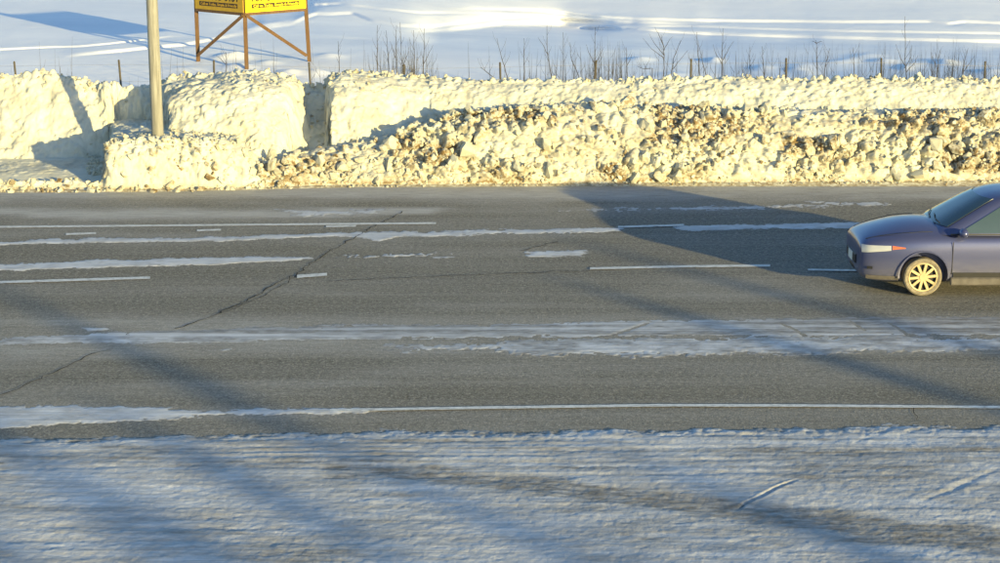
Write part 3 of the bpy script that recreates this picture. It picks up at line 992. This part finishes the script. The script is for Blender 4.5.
G_ = "bare saplings along the fence behind the bank"
SAP = [
    ([[(377.5, 73), (377, 50), (377.5, 25)]], 45, "straight sapling, leftmost of the tall cluster right of the sign"),
    ([[(389, 73), (388, 55), (386, 30)]], 45.5, "thin sapling second from the left in the cluster right of the sign"),
    ([[(397, 73), (396, 45), (396.5, 25)], [(397, 60), (393, 50), (390, 41)]], 46.8, "sapling with one low branch amid the cluster right of the sign"),
    ([[(403.5, 76), (401.5, 55), (400, 22)], [(403, 66), (407, 55), (409, 47)]], 45, "tallest and darkest bare sapling of the cluster right of the sign"),
    ([[(414, 72), (414, 50), (413.5, 30)]], 47, "slim pale sapling just right of the tallest stem of the cluster"),
    ([[(423, 75), (424, 50), (424.5, 28)], [(423, 66), (428, 55), (433, 45)]], 45.2, "forked bare sapling at the right end of the cluster right of the sign"),
    ([[(508, 78), (502, 60), (497, 38)]], 45, "bare sapling leaning left beside a fence post near the middle"),
    ([[(494, 78), (486, 71), (480, 67)]], 45, "broken stem lying low to the left above the middle of the bank"),
    ([[(524, 78), (524, 58), (524, 38)]], 46.5, "lone straight sapling right of the leaning one above the middle of the bank"),
    ([[(551, 76), (547.5, 55), (547, 25)], [(548, 55), (543, 45), (538, 37)]], 45, "Y-shaped bare sapling with a crooked foot above the dirty ridge"),
    ([[(563, 78), (563, 55), (563, 32)]], 46.5, "straight sapling just right of the Y-shaped one"),
    ([[(594, 77), (595, 52), (595.5, 27)], [(594.5, 64), (589, 52), (586, 44)], [(594.5, 66), (600, 56), (604, 47)]], 45.2, "bushy upright sapling growing in front of a pale fence post"),
    ([[(579, 76), (571, 58), (570, 42)]], 47, "slightly bent thin sapling left of the bushy upright one"),
    ([[(627, 76), (626.5, 60), (626, 47)]], 46, "short lone sapling left of the wide spreading shrub"),
    ([[(664, 72), (664, 60), (664, 46), (661, 34)], [(664, 58), (652, 49), (643, 38)], [(664, 55), (655, 44), (649, 33)], [(664, 47), (659, 36), (655, 27)], [(664, 50), (668, 42), (673, 36)]], 47.5, "wide spreading bare shrub with a fan of curved branches", ),
    ([[(671, 76), (674, 58), (681, 40)], [(672, 70), (680, 60), (688, 50)]], 46, "bare sapling leaning right beside the wide spreading shrub"),
    ([[(652, 68), (644, 69), (637, 66)]], 47, "bent stem lying flat at the foot of the wide spreading shrub"),
    ([[(699, 76), (698, 52), (697, 32)], [(706, 76), (701, 55), (698, 40)]], 46.6, "pair of crossed bare stems just right of a fence post"),
    ([[(722, 75), (722, 52), (723, 28)], [(723, 60), (729, 48), (734, 41)], [(722, 64), (716, 54), (713, 44)]], 46.5, "tall bare sapling with steep side branches behind the snowy hummocks"),
    ([[(750, 77), (750, 62), (750, 47)]], 47, "short bare stem between the tall branched sapling and a dark fence post"),
    ([[(764, 77), (763, 60), (762, 46)]], 48, "thin bare stem close to the left of a dark fence post"),
    ([[(817.5, 68), (817, 54), (816, 40)], [(816.5, 43), (813, 41), (811, 41)], [(816.5, 43), (821, 41), (823, 42)]], 49, "dark dead stalk with a flat T-shaped head"),
    ([[(824, 78), (826, 62), (830, 48)]], 46.5, "leaning bare stem just right of the stalk with the T-shaped head"),
    ([[(854, 77), (854, 60), (853, 47)]], 46.5, "straight bare stem between the T-headed stalk and a thick fence post"),
    ([[(906, 79), (905, 50), (905, 16)], [(905, 66), (899, 54), (896, 44)], [(905, 68), (911, 56), (912, 45)], [(906, 72), (915, 62), (918, 55)]], 46.6, "bushy bare shrub with one very tall thin shoot"),
    ([[(937, 79), (938, 62), (940, 50)], [(938, 70), (933, 60), (931, 52)]], 46.5, "low forked shrub left of the last fence post"),
    ([[(962, 80), (964, 62), (968, 48)], [(963, 72), (970, 62), (975, 55)]], 46.8, "thin spreading shrub close beside the last fence post"),
    ([[(226, 72), (226.5, 60), (226, 52)], [(226, 64), (220, 58), (216, 55)]], 47, "small forked twig below the left side of the sign"),
    ([[(339, 74), (339, 58), (338, 41)]], 46.5, "lone thin stem between the sign and the cluster of saplings"),
]
for st, Y, lab in SAP: sapling(st, Y, lab, G_, .015)

bm = bmesh.new()
for _ in range(760):
    u = random.choice([random.uniform(-30, 1030), random.uniform(520, 1010), random.uniform(690, 1000), random.gauss(402, 18), random.gauss(600, 28), random.gauss(950, 30)]); Y = random.uniform(44.6, 50)
    X = float(lat(u, 70) * Y); z0 = field_z(X, Y); h = random.uniform(1.15, 2.25) * (1 if Y < 47 else .85)
    lean = random.uniform(-.16, .16); r_ = random.uniform(.005, .010)
    add_tube(bm, [(X, Y, z0 - .05), (X + lean * .4, Y, z0 + h * .5), (X + lean, Y, z0 + h)], [r_, r_ * .8, .0015], 3, False)
    if random.random() < .5:
        s_ = random.choice((-1, 1)); b0 = Vector((X + lean * .7, Y, z0 + h * random.uniform(.5, .8)))
        add_tube(bm, [b0, b0 + Vector((s_ * .1, 0, .16)), b0 + Vector((s_ * .14, 0, .34))], [r_ * .6, r_ * .5, .0015], 3, False)
tag(link("dry_stalks", bm_mesh("dry_stalks", bm), M_STALK), "dry weed stalks standing along the fence", kind='stuff')

# ------------------------------------------------------------------ the car
def fin(bm, name, mat, parent, sub=0, cutters=None, smooth=True, solid=0.0):
    """finish a part: subdivide, cut, keep as plain mesh"""
    me = bm_mesh(name, bm, smooth)
    tmp = bpy.data.objects.new(name + "_tmp", me); C.objects.link(tmp)
    if sub:
        md = tmp.modifiers.new("s", 'SUBSURF'); md.levels = sub; md.render_levels = sub
    if solid:
        md = tmp.modifiers.new("t", 'SOLIDIFY'); md.thickness = solid; md.offset = 0
    for c in cutters or []:
        md = tmp.modifiers.new("b", 'BOOLEAN'); md.operation = 'DIFFERENCE'; md.object = c; md.solver = 'EXACT'
    dg = bpy.context.evaluated_depsgraph_get(); dg.update()
    out = bpy.data.meshes.new_from_object(tmp.evaluated_get(dg))
    bpy.data.objects.remove(tmp)
    out.name = name; out.materials.clear()
    o = link(name, out, mat, parent)
    if smooth:
        out.polygons.foreach_set("use_smooth", [True] * len(out.polygons))
        try:
            out.set_sharp_from_angle(angle=math.radians(38))
        except Exception:
            pass
    return o


cx, cy = ground(921, 295.6)
car = thing("parked_car" if False else "car", (float(cx), float(cy) + .78, 0.006), "dark blue hatchback driving left along the far lanes, cut off by the right edge", "car")
# local frame: front axle at x = 0, nose towards -x, near side -y
M_CAR = mat_carpaint()
M_GLS = mat_glass("car_glass", (.035, .055, .055))
M_TRIM = mat_plain("black_trim", (.018, .018, .02), .55, .4, 0, .2)
M_SILL = mat_plain("salty_sill", (.11, .10, .09), .7, .3, 0, .3)
M_TYRE = mat_plain("salty_tyre", (.22, .19, .14), .85, .2, 0, .35, 14)
M_RIM = mat_plain("dusty_rim", (.50, .40, .22), .45, .5, .25, .15)
M_LAMP = mat_glass("headlight_lens", (.36, .37, .38), .12)
M_AMBER = mat_glass("amber_lens", (.50, .12, .04), .15)
M_REDL = mat_glass("tail_lens", (.35, .01, .01), .15)
WB = 2.62
HW = .88
ST = [  # x, half width, z bottom, z top, crown
    (-.97, .50, .36, .74, .02), (-.95, .62, .28, .80, .03), (-.85, .72, .20, .855, .06), (-.62, .80, .19, .905, .10), (-.30, .865, .20, .95, .145), (0, .88, .21, .97, .165),
    (.35, .88, .20, .98, .14), (.62, .88, .19, .985, .06), (1.1, .88, .19, .985, .02), (1.7, .88, .19, 1.0, .02), (2.2, .88, .20, 1.02, .02), (2.62, .88, .21, 1.03, .02),
    (3.0, .865, .22, 1.03, .02), (3.25, .82, .26, 1.0, .02), (3.36, .72, .32, .92, .02)]


def sect(w, zb, zt, cr):
    h = zt - zb
    half = [(0, zb), (.72 * w, zb), (.93 * w, zb + .03), (.985 * w, zb + .14 * h), (w, zb + .36 * h), (.998 * w, zb + .6 * h), (.985 * w, zb + .78 * h), (.955 * w, zb + .9 * h), (.88 * w, zb + .97 * h), (.6 * w, zt + cr * .6), (0, zt + cr)]
    return [(-y, z) for y, z in half] + [(y, z) for y, z in half[-2:0:-1]]


bm = bmesh.new()
rings = [[bm.verts.new((x, y, z)) for y, z in sect(w, a_, b_, c_)] for x, w, a_, b_, c_ in ST]
n = len(rings[0])
for A_, B_ in zip(rings[:-1], rings[1:]):
    for i in range(n): bm.faces.new((A_[i], A_[(i + 1) % n], B_[(i + 1) % n], B_[i]))
bm.faces.new(rings[0]); bm.faces.new(rings[-1][::-1])
cut = []
for ax in (0, WB):
    for sy in (-1, 1):
        b2_ = bmesh.new()
        bmesh.ops.create_cone(b2_, cap_ends=True, segments=40, radius1=.385, radius2=.385, depth=.36,
                              matrix=Matrix.Translation((ax, sy * .80, .335)) @ Matrix.Rotation(math.pi / 2, 4, 'X'))
        o = bpy.data.objects.new("cut", bm_mesh("cut", b2_)); C.objects.link(o); cut.append(o)
body = fin(bm, "body", M_CAR, car, 2, cut)
for o in cut: bpy.data.objects.remove(o)

# cabin: roof shell over a glass house
RINGS = [  # z, x front, x rear, half width
    (.97, .06, 3.14, .82), (1.14, .34, 3.05, .78), (1.31, .62, 2.95, .73), (1.47, .90, 2.82, .67), (1.55, 1.08, 2.68, .60)]


def outline(z, xf, xr, w, n=10):
    pts = []
    for k in range(n + 1):                        # bowed windscreen from far to near side
        t = -1 + 2 * k / n; pts.append((xf + .20 * t * t * abs(t), w * .94 * t, z))
    for k in range(1, 9): pts.append((xf + .20 + (xr - .1 - xf - .20) * k / 9, w * (.985 + .015 * math.sin(k / 9 * math.pi)), z))
    for k in range(n + 1):
        t = 1 - 2 * k / n; pts.append((xr - .10 * t * t, w * .94 * t, z))
    for k in range(1, 9): pts.append((xr - .1 + (xf + .20 - xr + .1) * k / 9, -w * (.985 + .015 * math.sin(k / 9 * math.pi)), z))
    return pts


bm = bmesh.new()
rr = [[bm.verts.new(p) for p in outline(*r)] for r in RINGS]
n = len(rr[0])
for A_, B_ in zip(rr[:-1], rr[1:]):
    for i in range(n): bm.faces.new((A_[i], A_[(i + 1) % n], B_[(i + 1) % n], B_[i]))
cr = bm.verts.new((1.85, 0, 1.625))
mid = [bm.verts.new((1.85 + (v.co.x - 1.85) * .6, v.co.y * .6, 1.61)) for v in rr[-1]]
for i in range(n):
    bm.faces.new((rr[-1][i], rr[-1][(i + 1) % n], mid[(i + 1) % n], mid[i])); bm.faces.new((mid[i], mid[(i + 1) % n], cr))
fin(bm, "roof", M_CAR, car, 1)


def on_cabin(z, kind, t, side=-1, off=.006):
    """a point a little proud of the cabin skin"""
    zs = [r[0] for r in RINGS]
    xf, xr, w = (float(np.interp(z, zs, [r[k] for r in RINGS])) for k in (1, 2, 3))
    if kind == 'front':
        return Vector((xf + .20 * t * t * abs(t) - off, w * .94 * t, z + off * .6))
    if kind == 'rear':
        return Vector((xr - .10 * t * t + off, w * .94 * t, z + off * .5))
    x = t
    k = np.clip((x - xf - .2) / (xr - .1 - xf - .2), 0, 1)
    return Vector((x, side * (w * (.985 + .015 * math.sin(k * math.pi)) + off), z + off * .3))


def sheet(name, fn, nu, nv, mat, parent, off=0):
    bm = bmesh.new()
    g = [[bm.verts.new(fn(i / nu, j / nv)) for i in range(nu + 1)] for j in range(nv + 1)]
    for j in range(nv):
        for i in range(nu): bm.faces.new((g[j][i], g[j][i + 1], g[j + 1][i + 1], g[j + 1][i]))
    return fin(bm, name, mat, parent, 0, None, True, .006)


sheet("windshield", lambda i, j: on_cabin(1.08 + .42 * j, 'front', -.90 + 1.8 * i, off=.008), 12, 6, M_GLS, car)
sheet("rear_window", lambda i, j: on_cabin(1.12 + .33 * j, 'rear', -.85 + 1.7 * i, off=.008), 10, 4, M_GLS, car)
for s in (-1, 1):
    def fx(z): return .32 + (z - .97) * 1.66 + .15
    sheet("side_window", lambda i, j: (lambda z: on_cabin(z, 'side', fx(z) + (1.44 - fx(z)) * i, s, .008))(1.005 + .44 * j), 8, 5, M_GLS, car)
    sheet("side_window", lambda i, j: (lambda z: on_cabin(z, 'side', 1.52 + (2.74 - (z - 1.0) * .55 - 1.52) * i, s, .008))(1.005 + .44 * j), 8, 5, M_GLS, car)
    sheet("belt_trim", lambda i, j: on_cabin(.975 + .022 * j, 'side', .40 + 2.55 * i, s, .012), 14, 1, M_TRIM, car)
    # lower sill, door handle, mirror, lamps
    bm = bmesh.new(); add_box(bm, (1.31, s * .872, .245), (1.78, .05, .13), bevel=.02)
    link("sill", bm_mesh("sill", bm), M_SILL, car)
    bm = bmesh.new(); add_box(bm, (1.32, s * .887, .86), (.17, .03, .03), bevel=.008); add_box(bm, (2.3, s * .887, .87), (.17, .03, .03), bevel=.008)
    link("door_handle", bm_mesh("door_handle", bm), M_CAR, car)
    bm = bmesh.new(); add_box(bm, (1.48, s * .8815, .66), (.010, .006, .62)); add_box(bm, (.44, s * .8815, .62), (.010, .006, .52))
    link("door_seam", bm_mesh("door_seam", bm), M_TRIM, car)
    bm = bmesh.new()
    bmesh.ops.create_uvsphere(bm, u_segments=14, v_segments=10, radius=1, matrix=Matrix.Translation((.58, s * .92, 1.03)) @ Matrix.Diagonal((.075, .11, .075, 1)))
    link("side_mirror", bm_mesh("side_mirror", bm, True), M_CAR, car)
    # headlight wrapped over the corner, following the body sections

    def skin(x, z, off=.01):
        xs_ = [q[0] for q in ST]
        w, a_, b_ = (float(np.interp(x, xs_, [q[k] for q in ST])) for k in (1, 2, 3))
        k = (z - a_) / (b_ - a_)
        f = float(np.interp(k, [0, .14, .36, .6, .78, .9, .97], [.93, .985, 1, .998, .985, .955, .88]))
        return Vector((x - off * (1.2 if x < -.7 else .2), s * (w * f + off), z))
    sheet("headlight", lambda i, j: skin(-.93 + .42 * i, .67 + .06 * i + (.12 - .045 * i) * j), 8, 4, M_LAMP, car)
    sheet("turn_signal", lambda i, j: skin(-.495 + .20 * i, .745 + .025 * i + (.06 - .045 * i) * j), 6, 3, M_AMBER, car)
    sheet("tail_light", lambda i, j: skin(3.05 + .22 * i, .72 + .20 * j, .012), 6, 4, M_REDL, car)
    sheet("bumper_trim", lambda i, j: skin(-.86 + .48 * i, .26 + .06 * j, .012), 8, 2, M_SILL, car)
    sheet("side_cladding", lambda i, j: skin(.46 + 1.70 * i, .315 + .075 * j, .008), 14, 1, M_TRIM, car)
    sheet("fog_lamp", lambda i, j: skin(-.85 + .08 * i, .42 + .045 * j, .012), 3, 2, M_TRIM, car)
    bm = bmesh.new()
    add_tube(bm, [(-.86 + 1.0 * k / 14, s * (.50 + .19 * min(1, k / 9) + .04 * k / 14), float(np.interp(-.86 + 1.0 * k / 14, [q[0] for q in ST], [q[3] + q[4] * .35 for q in ST])) - .012) for k in range(15)], .006, 4)
    link("hood_seam", bm_mesh("hood_seam", bm), M_TRIM, car)
    sheet("arch_lip", lambda i, j: Vector((.405 * math.cos(math.pi * (i * 1.06 - .03)) * (1 - .06 * j), s * (.886 - .002 * j), .335 + .405 * math.sin(math.pi * (i * 1.06 - .03)) * (1 - .06 * j))), 20, 1, M_CAR, car)
bm = bmesh.new()
for y0, y1 in ((-.62, .02), (-.02, .58)):
    add_tube(bm, [on_cabin(1.10, 'front', y0, off=.02), on_cabin(1.12, 'front', (y0 + y1) / 2, off=.03), on_cabin(1.15, 'front', y1, off=.025)], .008, 5)
link("wiper", bm_mesh("wiper", bm), M_TRIM, car)
sheet("lower_grille", lambda i, j: Vector((-.952 - .02 * math.sin(j * math.pi) + .10 * (2 * i - 1) ** 2, -.56 + 1.12 * i, .29 + .10 * j)), 8, 3, M_TRIM, car)
# grille and plate on the nose
bm = bmesh.new(); add_box(bm, (-.972, 0, .50), (.03, .72, .15), bevel=.012)
link("grille", bm_mesh("grille", bm), M_TRIM, car)
bm = bmesh.new(); add_box(bm, (-.99, 0, .5), (.012, .31, .14))
link("number_plate", bm_mesh("number_plate", bm), mat_plain("plate_white", (.6, .6, .55)), car)
# wheels
WR = .304
for ax in (0, WB):
    for s in (-1, 1):
        bm = bmesh.new()
        prof = [(.228, .00), (.25, .012), (.278, .018), (.298, .003), (.304, -.03), (.304, -.16), (.295, -.19), (.25, -.2), (.22, -.19)]
        N_ = 36
        rg = [[bm.verts.new((ax + r_ * math.cos(2 * math.pi * k / N_), s * (.835 + d_), WR + r_ * math.sin(2 * math.pi * k / N_))) for k in range(N_)] for r_, d_ in prof]
        for A_, B_ in zip(rg, rg[1:] + rg[:1]):
            for k in range(N_): bm.faces.new((A_[k], A_[(k + 1) % N_], B_[(k + 1) % N_], B_[k]))
        tyre = fin(bm, "tyre", M_TYRE, car)
        bm = bmesh.new()
        bmesh.ops.create_cone(bm, cap_ends=True, segments=36, radius1=.226, radius2=.226, depth=.03, matrix=Matrix.Translation((ax, s * .775, WR)) @ Matrix.Rotation(math.pi / 2, 4, 'X'))
        link("wheel_back", bm_mesh("wheel_back", bm), M_TRIM, tyre)
        bm = bmesh.new()
        add_tube(bm, [(ax + .220 * math.cos(2 * math.pi * k / 32), s * .832, WR + .220 * math.sin(2 * math.pi * k / 32)) for k in range(33)], .014, 8)
        bmesh.ops.create_cone(bm, cap_ends=True, segments=20, radius1=.055, radius2=.055, depth=.05, matrix=Matrix.Translation((ax, s * .822, WR)) @ Matrix.Rotation(math.pi / 2, 4, 'X'))
        for k in range(10):
            a_ = 2 * math.pi * k / 10 + .1
            R = Matrix.Rotation(-a_, 3, 'Y')
            add_box(bm, Vector((ax, s * .826, WR)) + R @ Vector((.135, 0, 0)), (.175, .026, .046), R, bevel=.006)
        link("rim", bm_mesh("rim", bm), M_RIM, tyre)

# ------------------------------------------------------------------ spruces behind the camera that shade the yard and the road
M_NEEDLE = mat_plain("spruce_needles", (.030, .050, .022), .8, .2, 0, .4, 6)
M_BARK = mat_plain("spruce_bark", (.09, .065, .045), .9, .1, 0, .3, 10)
np_n = Vector((math.cos(SUN_AZ), math.sin(SUN_AZ), 0)); np_d = Vector((-math.sin(SUN_AZ), math.cos(SUN_AZ), 0))


def spruce_parts(h, wid, seed):
    r = random.Random(seed)
    bm = bmesh.new()
    add_tube(bm, [(0, 0, -.1), (0, 0, h * .5), (0, 0, h)], [.16 * h / 9, .09 * h / 9, .01], 7)
    tr = bm_mesh("trunk", bm, True)
    bm = bmesh.new()
    z = h * .12
    while z < h * .985:
        k = (h - z) / (h * .88); R = wid * k ** .85 * r.uniform(.8, 1.15) + .05
        nb = max(4, int(4 + 6 * k))
        for i in range(nb):
            a = r.uniform(0, 6.28); L = R * r.uniform(.6, 1.1)
            d = Vector((math.cos(a), math.sin(a), 0)); sd = Vector((-d.y, d.x, 0))
            p0 = Vector((0, 0, z)); segs = max(2, int(L / .3))
            for q in range(segs):
                t = (q + .6) / segs
                c = p0 + d * L * t + Vector((0, 0, -.32 * L * t + r.uniform(-.06, .06)))
                w = .24 * (1 - .55 * t) + .05
                for s_ in (-1, 1):
                    e = c + sd * s_ * w * r.uniform(.8, 1.4) + d * .16 + Vector((0, 0, -.14))
                    bm.faces.new([bm.verts.new(c - d * .13), bm.verts.new(c + d * .15), bm.verts.new(e)])
        z += r.uniform(.16, .26)
    return tr, bm_mesh("crown", bm)


SPR = [spruce_parts(8, 1.15, 1), spruce_parts(8, .95, 2), spruce_parts(8, 1.3, 3)]
TREES = [(4.6, -38, 7.9), (6.2, -41, 9.8), (7.7, -39, 10.1), (9.2, -43, 9.2), (10.6, -40, 10.0), (12.0, -37, 7.1), (13.2, -42, 8.3), (14.8, -39, 6.9), (16.3, -44, 7.6),
         (18.2, -42, 9.3), (20.3, -45, 10.2), (3.1, -43, 8.8), (1.4, -40, 7.9), (8.3, -36, 7.2), (11.2, -36.5, 7.2), (5.4, -36, 7.3), (13.9, -36, 6.5)]
for k, (p, q, h) in enumerate(TREES):
    P = np_n * p + np_d * q
    t = thing("spruce_tree", (P.x, P.y, .01), "dark green spruce standing on the snow behind the viewer", "tree", "spruces behind the viewer", random.uniform(0, 6))
    tr, cr_ = SPR[k % 3]
    for nm, me_, mt in (("trunk", tr, M_BARK), ("crown", cr_, M_NEEDLE)):
        o = link(nm, me_, mt, t); w_ = h / 8 * (.9 if h < 8.5 else .72); o.scale = (w_, w_, h / 8)
